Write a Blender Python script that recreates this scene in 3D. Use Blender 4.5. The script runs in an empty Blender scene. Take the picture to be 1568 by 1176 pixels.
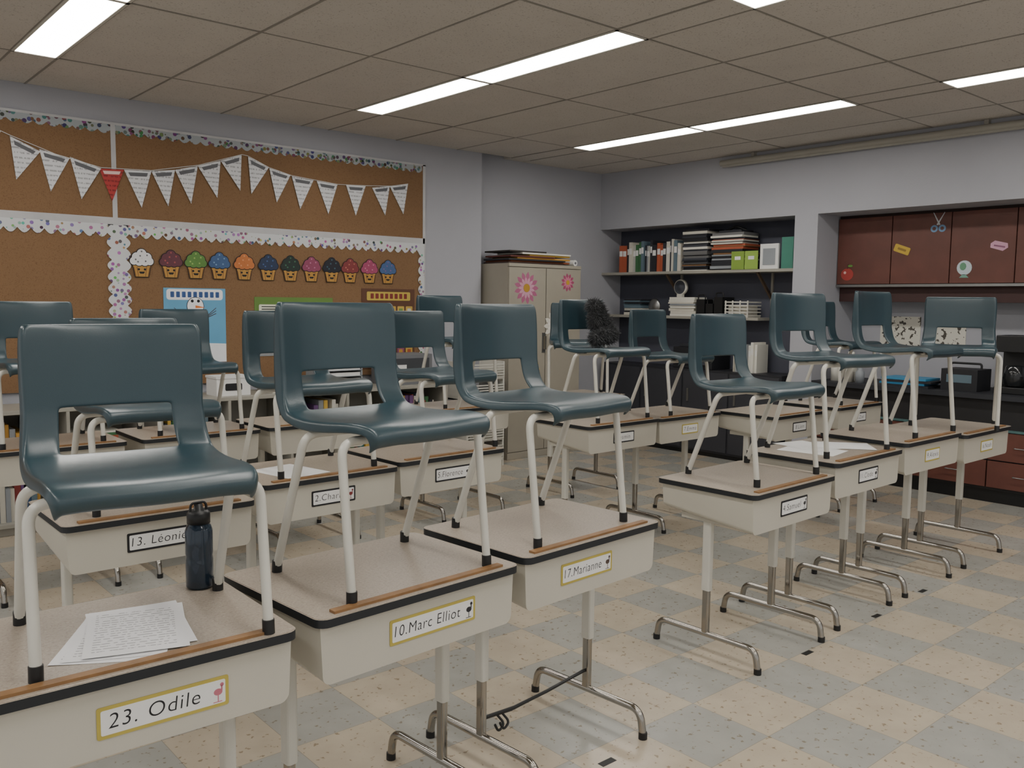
import bpy, bmesh, math, random
from mathutils import Vector, Matrix, noise
random.seed(7)
CEIL=2.714; CAMH=1.40
def L(h):
    h=h.lstrip('#'); c=[int(h[i:i+2],16)/255 for i in (0,2,4)]
    return tuple(x/12.92 if x<=0.04045 else ((x+0.055)/1.055)**2.4 for x in c)+(1,)
MATS={}
def mat(name,hexc,rough=.6,metal=0,var=.08,scale=6,bump=0,bscale=60,coat=0,trans=0,emit=0,spec=.5):
    if name in MATS: return MATS[name]
    m=bpy.data.materials.new(name); m.use_nodes=True; nt=m.node_tree; N=nt.nodes; K=nt.links
    b=N['Principled BSDF']; col=L(hexc)
    tc=N.new('ShaderNodeTexCoord'); nz=N.new('ShaderNodeTexNoise'); nz.inputs['Scale'].default_value=scale; nz.inputs['Detail'].default_value=3
    K.new(tc.outputs['Object'],nz.inputs['Vector'])
    r=N.new('ShaderNodeValToRGB')
    r.color_ramp.elements[0].position=.3; r.color_ramp.elements[1].position=.7
    r.color_ramp.elements[0].color=tuple(c*(1-var) for c in col[:3])+(1,)
    r.color_ramp.elements[1].color=tuple(min(1,c*(1+var)) for c in col[:3])+(1,)
    K.new(nz.outputs['Fac'],r.inputs['Fac']); K.new(r.outputs['Color'],b.inputs['Base Color'])
    b.inputs['Roughness'].default_value=rough; b.inputs['Metallic'].default_value=metal
    b.inputs['Specular IOR Level'].default_value=spec
    if coat: b.inputs['Coat Weight'].default_value=coat
    if trans: b.inputs['Transmission Weight'].default_value=trans
    if bump:
        n2=N.new('ShaderNodeTexNoise'); n2.inputs['Scale'].default_value=bscale; n2.inputs['Detail'].default_value=4
        K.new(tc.outputs['Object'],n2.inputs['Vector'])
        bp=N.new('ShaderNodeBump'); bp.inputs['Strength'].default_value=bump; bp.inputs['Distance'].default_value=.004
        K.new(n2.outputs['Fac'],bp.inputs['Height']); K.new(bp.outputs['Normal'],b.inputs['Normal'])
    MATS[name]=m; return m
def palette(hexc): return mat('paint_'+hexc.strip('#'),hexc,rough=.6,var=.05)
P=palette
def speckle(name,base,spots,amt,scale,rough=.5,bump=0):
    m=bpy.data.materials.new(name); m.use_nodes=True; nt=m.node_tree; N=nt.nodes; K=nt.links
    b=N['Principled BSDF']; b.inputs['Roughness'].default_value=rough
    tc=N.new('ShaderNodeTexCoord'); prev=None
    rgb=N.new('ShaderNodeTexNoise'); rgb.inputs['Scale'].default_value=3; K.new(tc.outputs['Object'],rgb.inputs['Vector'])
    rr=N.new('ShaderNodeValToRGB'); c=L(base)
    rr.color_ramp.elements[0].color=tuple(x*.92 for x in c[:3])+(1,); rr.color_ramp.elements[1].color=tuple(min(1,x*1.08) for x in c[:3])+(1,)
    K.new(rgb.outputs['Fac'],rr.inputs['Fac']); prev=rr.outputs['Color']
    for i,(h,th) in enumerate(spots):
        nz=N.new('ShaderNodeTexNoise'); nz.inputs['Scale'].default_value=scale*(1+.37*i); nz.inputs['Detail'].default_value=2
        K.new(tc.outputs['Object'],nz.inputs['Vector'])
        r=N.new('ShaderNodeValToRGB'); r.color_ramp.elements[0].position=th; r.color_ramp.elements[1].position=th+.04
        K.new(nz.outputs['Fac'],r.inputs['Fac'])
        mul=N.new('ShaderNodeMath'); mul.operation='MULTIPLY'; mul.inputs[1].default_value=amt; K.new(r.outputs['Color'],mul.inputs[0])
        mx=N.new('ShaderNodeMixRGB'); mx.inputs['Color2'].default_value=L(h)
        K.new(mul.outputs[0],mx.inputs['Fac']); K.new(prev,mx.inputs['Color1']); prev=mx.outputs['Color']
    K.new(prev,b.inputs['Base Color'])
    MATS[name]=m; return m

class MB:
    def __init__(s): s.v=[];s.f=[];s.m=[];s.s=[];s.mats=[]
    def mi(s,m):
        if m not in s.mats: s.mats.append(m)
        return s.mats.index(m)
    def add(s,vs,fs,m,M=None,smooth=False):
        o=len(s.v); i=s.mi(m)
        for p in vs:
            p=Vector(p); s.v.append(M@p if M is not None else p)
        for f in fs:
            s.f.append([o+k for k in f]); s.m.append(i); s.s.append(smooth)
    def box(s,x0,x1,y0,y1,z0,z1,m,M=None):
        vs=[(x0,y0,z0),(x1,y0,z0),(x1,y1,z0),(x0,y1,z0),(x0,y0,z1),(x1,y0,z1),(x1,y1,z1),(x0,y1,z1)]
        s.add(vs,[(0,3,2,1),(4,5,6,7),(0,1,5,4),(1,2,6,5),(2,3,7,6),(3,0,4,7)],m,M)
    def prism(s,out,c0,c1,m,M=None,side=None,smooth=False):
        n=len(out)
        vs=[(a,b,c0) for a,b in out]+[(a,b,c1) for a,b in out]
        s.add(vs,[tuple(range(n-1,-1,-1)),tuple(range(n,2*n))],m,M)
        s.add(list(vs),[(i,(i+1)%n,n+(i+1)%n,n+i) for i in range(n)],side or m,M,smooth)
    def tube(s,pts,r,m,M=None,seg=12):
        pts=[Vector(p) for p in pts]; rings=[]; up=None
        for i,p in enumerate(pts):
            if i==0: t=pts[1]-p
            elif i==len(pts)-1: t=p-pts[i-1]
            else: t=(pts[i+1]-p).normalized()+(p-pts[i-1]).normalized()
            t.normalize()
            if up is None:
                a=Vector((0,0,1)) if abs(t.z)<.9 else Vector((1,0,0))
                up=(a-t*a.dot(t)).normalized()
            else: up=(up-t*up.dot(t)).normalized()
            q=t.cross(up); rr=r[i] if isinstance(r,(list,tuple)) else r
            rings.append([p+(up*math.cos(2*math.pi*k/seg)+q*math.sin(2*math.pi*k/seg))*rr for k in range(seg)])
        vs=[x for R in rings for x in R]; fs=[]
        for i in range(len(rings)-1):
            for k in range(seg):
                a=i*seg+k;b=i*seg+(k+1)%seg; fs.append((a,b,b+seg,a+seg))
        s.add(vs,fs,m,M,True)
        s.add(rings[0],[tuple(range(seg-1,-1,-1))],m,M); s.add(rings[-1],[tuple(range(seg))],m,M)
    def lathe(s,prof,m,c=(0,0,0),seg=24,M=None):
        vs=[(c[0]+r*math.cos(2*math.pi*k/seg),c[1]+r*math.sin(2*math.pi*k/seg),c[2]+z) for r,z in prof for k in range(seg)]
        fs=[]
        for i in range(len(prof)-1):
            for k in range(seg):
                a=i*seg+k;b=i*seg+(k+1)%seg; fs.append((a,b,b+seg,a+seg))
        s.add(vs,fs,m,M,True)
    def mesh(s,name):
        me=bpy.data.meshes.new(name); me.from_pydata([tuple(v) for v in s.v],[],s.f)
        for m in s.mats: me.materials.append(m)
        for p,i,sm in zip(me.polygons,s.m,s.s): p.material_index=i; p.use_smooth=sm
        me.update(); return me
COL=bpy.context.scene.collection
def obj(name,data,parent=None,loc=(0,0,0),rz=0,bevel=0):
    if isinstance(data,MB): data=data.mesh(name)
    o=bpy.data.objects.new(name,data); COL.objects.link(o); o.location=loc; o.rotation_euler=(0,0,rz)
    if parent: o.parent=parent
    if bevel:
        b=o.modifiers.new('bev','BEVEL'); b.width=bevel; b.segments=2; b.limit_method='ANGLE'; b.angle_limit=math.radians(40)
    return o
def empty(name,loc=(0,0,0),rz=0):
    e=bpy.data.objects.new(name,None); COL.objects.link(e); e.location=loc; e.rotation_euler=(0,0,rz); e.empty_display_size=.1; return e
def fillet(pts,r,n=6):
    pts=[Vector(p) for p in pts]; out=[pts[0]]
    for i in range(1,len(pts)-1):
        a,b,c=pts[i-1],pts[i],pts[i+1]; d1=(a-b); d2=(c-b); rr=min(r,d1.length*.49,d2.length*.49)
        p=b+d1.normalized()*rr; q=b+d2.normalized()*rr
        for k in range(n+1):
            t=k/n; out.append(p*(1-t)**2+b*2*t*(1-t)+q*t*t)
    out.append(pts[-1]); return out
def rrect(w,h,r,n=5,cx=0,cy=0):
    o=[]
    for sx,sy,a0 in ((1,-1,-90),(1,1,0),(-1,1,90),(-1,-1,180)):
        for k in range(n+1):
            a=math.radians(a0+90*k/n); o.append((cx+sx*(w/2-r)+r*math.cos(a),cy+sy*(h/2-r)+r*math.sin(a)))
    return o
def circ(cx,cy,r,n=20,ry=None): return [(cx+r*math.cos(2*math.pi*k/n),cy+(ry or r)*math.sin(2*math.pi*k/n)) for k in range(n)]
def MY(y): return Matrix(((1,0,0,0),(0,0,-1,y),(0,1,0,0),(0,0,0,1)))
def MX(x): return Matrix(((0,0,-1,x),(-1,0,0,0),(0,1,0,0),(0,0,0,1)))   # a = -Y
_fc={}
def textmesh(txt,size,m,maxw):
    k=(txt,size,m.name)
    if k in _fc: return _fc[k]
    cu=bpy.data.curves.new('t','FONT'); cu.body=txt; cu.size=size; cu.align_x='CENTER'; cu.align_y='CENTER'; cu.offset=-.0004; cu.shear=.12; cu.space_character=1.1
    o=bpy.data.objects.new('t',cu); COL.objects.link(o); bpy.context.view_layer.update()
    me=bpy.data.meshes.new_from_object(o.evaluated_get(bpy.context.evaluated_depsgraph_get()))
    xs=[v.co.x for v in me.vertices]; wd=max(xs)-min(xs); c=(max(xs)+min(xs))/2; f=min(1,maxw/wd)
    for v in me.vertices: v.co.x=(v.co.x-c)*f; v.co.y*=(1+f)/2
    bpy.data.objects.remove(o); me.materials.clear(); me.materials.append(m); _fc[k]=me; return me
def cl(a,lo,hi): return max(lo,min(hi,a))

# ---------------------------------------------------------------- materials
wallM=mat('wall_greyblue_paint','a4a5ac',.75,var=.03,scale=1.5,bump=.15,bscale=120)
wallD=mat('wall_niche_shade','4a4c58',.75,var=.05,scale=2)  # niche back wall: the recess shadow is put into this dark slate colour
cork=speckle('cork','7d6044',[('5f432a',.58),('90704e',.6)],.5,180,.9)
white=mat('white_paint_metal','c6c4bb',.45,var=.03)
cream=mat('cream_steel','bab6aa',.42,var=.03,scale=4,bump=.05,bscale=300)
legw=mat('chair_leg_enamel','c4c2b9',.3,var=.04,spec=.6)
chrome=mat('chrome_steel','a39f98',.15,1,var=.05)
black=mat('black_plastic','141517',.45)
edgeM=mat('desk_edge_rubber','171b20',.5)
lam=speckle('desk_laminate','9c9184',[('81766a',.55),('b5ac9e',.6)],.5,150,.34)
wood=mat('pencil_rail_wood','82603c',.5,var=.25,scale=20)
shellM=mat('chair_shell_plastic','263b43',.30,var=.08,scale=4,bump=.06,bscale=500,spec=.65)
paper=mat('paper','dcdcdb',.8,var=.02)
yellow=mat('label_yellow','b0a04c',.7)
ink=mat('black_ink','15151a',.7)
maroon=mat('cabinet_maroon','60382f',.45,var=.12,scale=8)
beige=mat('storage_cabinet_beige','9d978a',.45,var=.03)
tmold=mat('aluminium_trim','8f8f8e',.35,.9)
shelfw=mat('shelf_melamine','98958c',.5,var=.04)

def lines_mat(name,axis,period,bg='d4d5d8',fg='55565c',amt=.6,ws=160,fill=.38):
    m=bpy.data.materials.new(name); m.use_nodes=True; N=m.node_tree.nodes; K=m.node_tree.links; b=N['Principled BSDF']; b.inputs['Roughness'].default_value=.8
    tc=N.new('ShaderNodeTexCoord'); sp=N.new('ShaderNodeSeparateXYZ'); K.new(tc.outputs['Object'],sp.inputs[0])
    def mth(op,a,bv=None):
        n=N.new('ShaderNodeMath'); n.operation=op; K.new(a,n.inputs[0])
        if bv is not None:
            if isinstance(bv,(int,float)): n.inputs[1].default_value=bv
            else: K.new(bv,n.inputs[1])
        return n.outputs[0]
    v=mth('FRACT',mth('MULTIPLY',sp.outputs[axis],1/period)); row=mth('LESS_THAN',v,fill)
    nz=N.new('ShaderNodeTexNoise'); nz.inputs['Scale'].default_value=1.0; nz.inputs['Detail'].default_value=1
    mp=N.new('ShaderNodeMapping'); sc=[ws,ws,ws]; sc[axis]=.9/period
    if axis==1: sc[2]=0
    else: sc[1]=0
    mp.inputs['Scale'].default_value=sc
    K.new(tc.outputs['Object'],mp.inputs['Vector']); K.new(mp.outputs[0],nz.inputs['Vector'])
    t=mth('GREATER_THAN',nz.outputs['Fac'],.46); f=mth('MULTIPLY',mth('MULTIPLY',row,t),amt)
    if axis==1:   # margins of a loose sheet
        ax=mth('ABSOLUTE',sp.outputs[0]); ay=mth('ABSOLUTE',sp.outputs[1])
        f=mth('MULTIPLY',f,mth('MULTIPLY',mth('LESS_THAN',ax,.078),mth('LESS_THAN',ay,.118)))
    mx=N.new('ShaderNodeMixRGB'); mx.inputs['Color1'].default_value=L(bg); mx.inputs['Color2'].default_value=L(fg)
    K.new(f,mx.inputs['Fac']); K.new(mx.outputs['Color'],b.inputs['Base Color']); return m
printW=lines_mat('printed_pennant',2,.03,amt=.5,ws=110,fill=.35)
printR=lines_mat('printed_pennant_red',2,.03,'a83c3a','5a181c',ws=110)
printF=lines_mat('printed_sheet',1,.0135,'e2e2e4','3a3b42',amt=.6,ws=110,fill=.25)

# floor
fm=bpy.data.materials.new('floor_vinyl_checker'); fm.use_nodes=True; N=fm.node_tree.nodes; K=fm.node_tree.links; b=N['Principled BSDF']
tc=N.new('ShaderNodeTexCoord'); ck=N.new('ShaderNodeTexChecker'); ck.inputs['Scale'].default_value=1/.305
K.new(tc.outputs['Object'],ck.inputs['Vector']); ck.inputs['Color1'].default_value=L('b7ab99'); ck.inputs['Color2'].default_value=L('a09f99')
n1=N.new('ShaderNodeTexNoise'); n1.inputs['Scale'].default_value=45; n1.inputs['Detail'].default_value=6; K.new(tc.outputs['Object'],n1.inputs['Vector'])
r1=N.new('ShaderNodeValToRGB'); r1.color_ramp.elements[0].position=.62; r1.color_ramp.elements[1].position=.66; K.new(n1.outputs['Fac'],r1.inputs['Fac'])
mx=N.new('ShaderNodeMixRGB'); mx.inputs['Color2'].default_value=L('6f5c45'); ml=N.new('ShaderNodeMath'); ml.operation='MULTIPLY'; ml.inputs[1].default_value=.6
K.new(r1.outputs['Color'],ml.inputs[0]); K.new(ml.outputs[0],mx.inputs['Fac']); K.new(ck.outputs['Color'],mx.inputs['Color1'])
n2=N.new('ShaderNodeTexNoise'); n2.inputs['Scale'].default_value=9; n2.inputs['Detail'].default_value=5; K.new(tc.outputs['Object'],n2.inputs['Vector'])
m2=N.new('ShaderNodeMixRGB'); m2.blend_type='MULTIPLY'; m2.inputs['Fac'].default_value=.35; K.new(mx.outputs['Color'],m2.inputs['Color1'])
r2=N.new('ShaderNodeValToRGB'); r2.color_ramp.elements[0].color=(.7,.7,.7,1); r2.color_ramp.elements[0].position=.3; r2.color_ramp.elements[1].position=.7; K.new(n2.outputs['Fac'],r2.inputs['Fac']); K.new(r2.outputs['Color'],m2.inputs['Color2'])
br=N.new('ShaderNodeTexBrick'); br.offset=0; br.inputs['Scale'].default_value=1; br.inputs['Brick Width'].default_value=.305; br.inputs['Row Height'].default_value=.305; br.inputs['Mortar Size'].default_value=.0012
br.inputs['Color1'].default_value=(1,1,1,1); br.inputs['Color2'].default_value=(1,1,1,1); br.inputs['Mortar'].default_value=(.45,.42,.4,1); K.new(tc.outputs['Object'],br.inputs['Vector'])
m3=N.new('ShaderNodeMixRGB'); m3.blend_type='MULTIPLY'; m3.inputs['Fac'].default_value=.5; K.new(m2.outputs['Color'],m3.inputs['Color1']); K.new(br.outputs['Color'],m3.inputs['Color2'])
K.new(m3.outputs['Color'],b.inputs['Base Color']); b.inputs['Roughness'].default_value=.25
ceilM=speckle('acoustic_tile','c4beb7',[('857e75',.63),('cdc7be',.6)],.65,110,.95)

# ---------------------------------------------------------------- room shell
X0,X1,Y0,Y1=-2.5,7.28,-2.5,6.32
def wallbox(name,*a,m=wallM):
    mb=MB(); mb.box(*a,m); return obj(name,mb)
wallbox('floor',X0,X1+.1,Y0,Y1+.13,-.1,0,m=fm)
wallbox('ceiling',X0,X1+.1,Y0,Y1+.13,CEIL+.03,CEIL+.1,m=mat('ceiling_void','55524d'))
wallbox('wall_back',X0,4.97,6.20,6.45,0,CEIL+.03)
wallbox('wall_back_recess',4.97,X1+.1,6.32,6.45,0,CEIL+.03)
wallbox('wall_right_bulkhead',6.63,X1,Y0,6.32,2.15,CEIL+.03)
wallbox('wall_right_pillar',6.63,X1,3.88,4.09,0,2.15)
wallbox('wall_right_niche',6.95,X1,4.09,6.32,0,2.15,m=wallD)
wallbox('wall_right',X1,X1+.1,Y0,6.32,0,CEIL+.03)
XL=[];xs=1.117-2.1*2
while xs<X1:
    XL+= [('L',xs,xs+.23)]+[('T',xs+.23+.6233*k,xs+.23+.6233*(k+1)) for k in range(3)]; xs+=2.1
YL=[-3.13,-1.9,-.68,-.07,1.15,2.373,2.983,4.205,5.427,6.647]
lightY={(-3.13,-1.9),(-1.9,-.68),(-.07,1.15),(1.15,2.373),(2.983,4.205),(4.205,5.427)}
tiles=MB(); grid=MB(); gm=mat('ceiling_grid_enamel','88837b',.6)
panelM=bpy.data.materials.new('fluorescent_diffuser'); panelM.use_nodes=True
N=panelM.node_tree.nodes;K=panelM.node_tree.links; pb=N['Principled BSDF']; pb.inputs['Emission Color'].default_value=(1,.965,.90,1); pb.inputs['Emission Strength'].default_value=19; pb.inputs['Base Color'].default_value=(.9,.9,.9,1)
for k,xa,xb in XL:
    xa2,xb2=cl(xa,X0,6.63),cl(xb,X0,6.63)
    if xb2-xa2<.02: continue
    for i in range(len(YL)-1):
        ya,yb=cl(YL[i],Y0,6.32),cl(YL[i+1],Y0,6.32)
        if xa2<=4.96: yb=min(yb,6.2)
        if yb-ya<.02: continue
        if k=='L' and (YL[i],YL[i+1]) in lightY:
            fx=MB(); fx.box(xa2+.015,xb2-.015,ya+.015,yb-.015,CEIL-.002,CEIL+.006,panelM)
            fx.box(xa2,xb2,ya,ya+.015,CEIL-.006,CEIL+.006,white);fx.box(xa2,xb2,yb-.015,yb,CEIL-.006,CEIL+.006,white)
            fx.box(xa2,xa2+.015,ya,yb,CEIL-.006,CEIL+.006,white);fx.box(xb2-.015,xb2,ya,yb,CEIL-.006,CEIL+.006,white)
            obj('ceiling_light_panel',fx)
        else:
            dz=random.uniform(-.0015,.0015)
            tiles.box(xa2+.004,xb2-.004,ya+.004,yb-.004,CEIL+dz,CEIL+.03,ceilM)
xsl=sorted({round(cl(a,X0,6.63),3) for k,a,b_ in XL for a in (a,b_)})
for x in xsl: grid.box(x-.006,x+.006,Y0,6.2,CEIL-.003,CEIL+.02,gm)
for y in YL:
    if Y0<y<6.2: grid.box(X0,6.63,y-.006,y+.006,CEIL-.0025,CEIL+.02,gm)
obj('ceiling_tiles',tiles); obj('ceiling_grid',grid)
tb=MB(); tb.box(X0,4.97,6.185,6.2,0,.09,black); obj('baseboard_back',tb)
sc=MB(); sc.tube([(6.585,-1.0,2.65),(6.585,4.82,2.65)],.026,shelfw,seg=16); sc.box(6.575,6.585,-1,4.8,2.61,2.628,shelfw)
for y in (4.5,2.6,.7): sc.box(6.59,6.63,y-.015,y+.015,2.66,2.71,shelfw)
obj('projection_screen_housing',sc)

# ---------------------------------------------------------------- chair
def make_shell():
    rows=[(-.200,-.050,.170,.014,0),(-.214,-.034,.176,.016,0),(-.213,-.010,.181,.018,0),(-.186,.002,.187,.020,0),(-.12,.003,.191,.022,0),(-.05,-.004,.194,.024,0),(.03,-.008,.195,.026,0),(.09,-.006,.195,.028,0),
    (.140,.002,.193,.031,0),(.153,.007,.192,.033,1),(.165,.014,.191,.034,1),(.184,.036,.188,.036,1),(.194,.066,.185,.037,1),(.199,.092,.183,.037,1),(.200,.102,.183,.036,0),(.201,.112,.183,.035,0),(.203,.165,.184,.031,0),(.206,.22,.184,.026,0),(.209,.260,.182,.021,0),(.213,.276,.178,.016,0),(.220,.284,.170,.010,0),(.232,.279,.168,.005,0)]
    T=[-1.002,-1.001,-1,-.93,-.70,-.63,-.55,-.25,0,.25,.55,.63,.70,.93,1,1.001,1.002]
    bm=bmesh.new(); g=[]
    for i,(y,z,hw,fd,h) in enumerate(rows):
        bl=cl((i-6.0)/6.0,0,1); R=[]
        for t in T:
            k=0 if abs(t)<=1 else (1 if abs(t)<1.0015 else 2); tt=cl(t,-1,1)
            x=tt*hw; yy=y-.030*bl*(tt*tt); zz=z+(1-bl)*(.010*tt*tt-.006*tt**4)
            if i<3: zz-=.004*tt**4
            if k:
                f=fd*(.5 if k==1 else 1)
                x+=math.copysign(.004*k,x)
                yy+=f*bl; zz-=f*(1-bl)
                if i<3: yy+=.010*k
            R.append(bm.verts.new((x,yy,zz)))
        g.append(R)
    for i in range(len(rows)-1):
        for j in range(len(T)-1):
            if rows[i][4] and 5<=j<11: continue
            bm.faces.new((g[i][j],g[i][j+1],g[i+1][j+1],g[i+1][j]))
    me=bpy.data.meshes.new('shell'); bm.to_mesh(me); bm.free()
    o=bpy.data.objects.new('tmp',me); COL.objects.link(o)
    s=o.modifiers.new('s','SOLIDIFY'); s.thickness=.009; s.offset=-1
    u=o.modifiers.new('u','SUBSURF'); u.levels=2; u.render_levels=2
    bpy.context.view_layer.update()
    m2=bpy.data.meshes.new_from_object(o.evaluated_get(bpy.context.evaluated_depsgraph_get())); bpy.data.objects.remove(o)
    m2.name='chair_shell'; m2.materials.clear(); m2.materials.append(shellM)
    for p in m2.polygons: p.use_smooth=True
    return m2
SHELL=make_shell(); FR={}
def frame(sh):
    k=round(sh,3)
    if k in FR: return FR[k]
    mb=MB(); zb=sh-.036
    for (fy,ty,fx,tx) in ((-.165,-.125,.215,.214),(.17,.035,.208,.207)):
        mb.tube(fillet([(-fx,fy,.012),(-tx,ty,zb),(tx,ty,zb),(fx,fy,.012)],.04,8),.0108,legw)
        for sx in (-1,1):
            mb.tube([(sx*fx,fy,0),(sx*(fx-.0005),fy*.995,.03)],.0130,black)
    for sx in (-1,1):
        mb.tube([(sx*.125,-.15,sh-.024),(sx*.125,.075,sh-.026)],.009,legw)
        mb.box(sx*.125-.02,sx*.125+.02,-.145,-.105,sh-.024,sh-.012,black); mb.box(sx*.125-.02,sx*.125+.02,.015,.055,sh-.032,sh-.017,black)
    FR[k]=mb.mesh('chair_frame'); return FR[k]
def chair(x,y,z,rot,sh):
    e=empty('school_chair',(x,y,z),math.radians(rot)); obj('seat_shell',SHELL,e,(0,0,sh)); obj('leg_frame',frame(sh),e); return e

# ---------------------------------------------------------------- desk
DC={}
def deskmeshes(hd,W):
    k=(round(hd,3),W)
    if k in DC: return DC[k]
    D=.46; t=MB(); t.prism(rrect(W,D,.028),hd-.020,hd-.001,lam,side=edgeM,smooth=True); t.prism(rrect(W-.006,D-.006,.026),hd-.001,hd,lam)
    t.box(-W/2+.05,W/2-.05,-.212,-.190,hd-.001,hd+.006,wood)
    bx=MB(); w=W/2-.012
    secs=[]
    for y,zb in ((-.212,hd-.158),(.205,hd-.115)):
        r=.022; o=[(-w,hd-.02)]
        for a in range(0,91,15): o.append((-w+.006+r-r*math.cos(math.radians(a)),zb+r-r*math.sin(math.radians(a))))
        for a in range(90,-1,-15): o.append((w-.006-r+r*math.cos(math.radians(a)),zb+r-r*math.sin(math.radians(a))))
        o.append((w,hd-.02)); secs.append([(x,y,z) for x,z in o])
    n=len(secs[0]); vs=secs[0]+secs[1]
    bx.add(vs,[tuple(range(n)),tuple(range(2*n-1,n-1,-1))],cream); bx.add(vs,[(i+1,i,n+i,n+i+1) for i in range(n-1)]+[(0,n-1,2*n-1,n)],cream)
    lg=MB()
    for sx in (-1,1):
        x=sx*.245
        lg.box(x-.022,x+.022,-.11,.13,hd-.150,hd-.128,cream)
        for yy in (-.085,.105): lg.tube([(x,yy,hd-.155),(x,yy,hd-.148)],.007,chrome,seg=8)
        lg.prism(rrect(.03,.038,.008,3,x,.015),.27,hd-.135,legw,smooth=False)
        lg.prism(rrect(.022,.03,.007,3,x,.015),.085,.29,chrome)
        lg.tube(fillet([(x,-.225,.012),(x,-.212,.092),(x,.242,.092),(x,.255,.012)],.055,8),.0125,chrome)
        for yy in (-.2255,.2555): lg.tube([(x,yy,0),(x,yy,.022)],.0145,black)
    DC[k]=(t.mesh('desktop'),bx.mesh('storage_box'),lg.mesh('legs')); return DC[k]
def desk(x,y,rot,hd,label='',W=.62,lx=0,lw=.25,border=yellow,pic=None,dz=0):
    e=empty('student_desk',(x,y,0),math.radians(rot)); a,b_,c=deskmeshes(hd,W)
    obj('desktop',a,e); obj('storage_box',b_,e,bevel=.004); obj('legs',c,e)
    if label:
        mb=MB(); M=MY(-.2125); zc=hd-.085-dz
        mb.prism(rrect(lw,.062,.004,2,lx,zc),0,.0012,border,M); mb.prism(rrect(lw-.014,.048,.003,2,lx,zc),.0012,.0018,paper,M)
        if pic:
            px=lx+lw/2-.022
            mb.prism(circ(px,zc,.009,12,.007),.0018,.0022,P(pic),M); mb.prism(circ(px+.008,zc+.014,.004,10),.0018,.0022,P(pic),M)
            mb.box(px+.006,px+.009,-.2147,-.2143,zc+.002,zc+.013,P(pic))
            mb.box(px-.001,px+.001,-.2147,-.2143,zc-.02,zc-.006,P(pic)); mb.box(px-.01,px+.008,-.2147,-.2143,zc-.021,zc-.0195,P(pic))
        obj('name_card',mb,e)
        tm=textmesh(label,.042 if lw>.2 else .036,ink,lw-(.065 if pic else .03)); t=obj('name_text',tm,e,(lx-(.019 if pic else 0),-.2146,zc)); t.rotation_euler=(math.pi/2,0,0)
    return e
H0=.707
specs=[
(.535,1.885,-1,H0,'23. Odile',.25,yellow,'b56a78',(.585,1.86,-6,.353),.035),
(1.188,1.915,4,H0,'10.Marc Elliot',.27,yellow,'222228',(1.205,1.90,5,.406),.025),
(1.85,1.985,4,H0,'17.Marianne',.23,yellow,'4a3a33',(1.84,1.985,8,.406),-.035),
(3.065,2.06,2,.700,'4.Samuel',.20,ink,'333333',(3.12,2.075,0,.38),0),
(3.735,2.10,1,.738,'11.Clode',.18,ink,'333333',(3.75,2.10,-8,.44),0),
(4.40,2.11,0,.758,'9.Alexis',.16,yellow,None,(4.50,2.10,0,.44),0),
(5.12,2.13,0,.730,'6.Noah',.16,yellow,None,(5.19,2.13,-68,.45),0),
(.985,3.08,0,H0,'13. Léonie',.24,ink,'333333',(1.01,3.10,0,.34),0),
(1.715,3.29,2,H0,'2.Charle',.20,ink,'7a2e2e',(1.73,3.30,2,.365),0),
(2.38,3.38,2,H0,'5.Florence',.21,ink,'333333',(2.46,3.38,4,.365),0),
(3.77,3.59,1,.720,'Jasmin',.18,ink,None,(3.83,3.60,0,.42),0),
(4.41,3.61,0,.712,'7.Emma',.16,yellow,None,(4.48,3.62,3,.37),0),
(5.06,3.24,0,.712,'8.Liam',.16,ink,None,None,0),
(5.80,3.22,0,.72,'3.Zoé',.16,ink,None,(5.88,3.22,-5,.43),0),
(1.04,4.64,0,H0,'',.2,ink,None,(1.04,4.64,0,.39),0),
(1.73,4.64,0,H0,'',.2,ink,None,(1.74,4.64,0,.355),0),
(2.40,4.66,0,H0,'',.2,ink,None,None,0),
(3.50,4.64,0,.72,'',.2,ink,None,(3.52,4.64,0,.44),0),
(4.66,4.66,0,.72,'',.2,ink,None,(4.66,4.66,-40,.40),0),
]
for i,s in enumerate(specs):
    desk(s[0],s[1],s[2],s[3],s[4],lw=s[5],border=s[6],pic=s[7],lx=s[9],dz=.008 if i==0 else 0)
    if s[8]: c=s[8]; chair(c[0],c[1],s[3],c[2],c[3])

# ---------------------------------------------------------------- things on desks
pe=empty('worksheet_papers',(.57,1.86,H0))
for i,(px,py,r) in enumerate(((-.035,-.012,-30),(-.02,-.004,-25),(.014,.012,-11),(.008,0,-17),(.002,.0,-18))):
    sh=MB(); n=6
    vs=[];fs=[]
    for a in range(n+1):
        for c in range(n+1):
            u,v=a/n-.5,c/n-.5; vs.append((u*.188,v*.27,.0006+i*.0009+.004*max(0,abs(u+v)-.7)))
    for a in range(n):
        for c in range(n): k=a*(n+1)+c; fs.append((k,k+n+1,k+n+2,k+1))
    sh.add(vs,fs,printF,None,True); obj('sheet',sh,pe,(px,py,0),math.radians(r))
pm=MB()
for i,(px,py,r) in enumerate(((3.66,2.12,10),(3.76,2.2,-12),(3.9,2.1,40))):
    M=Matrix.Translation((px,py,.738+.0005+i*.0006))@Matrix.Rotation(math.radians(r),4,'Z'); pm.box(-.1,.1,-.13,.13,0,.0005,paper,M)
obj('loose_papers',pm)
pm=MB(); M=Matrix.Translation((1.62,3.25,H0+.0005))@Matrix.Rotation(.2,4,'Z'); pm.box(-.1,.1,-.13,.13,0,.0005,paper,M); obj('loose_papers',pm)
glass=mat('bottle_plastic','5d7084',.1,trans=.85,var=.03)
be=empty('water_bottle',(.785,2.055,H0))
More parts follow.
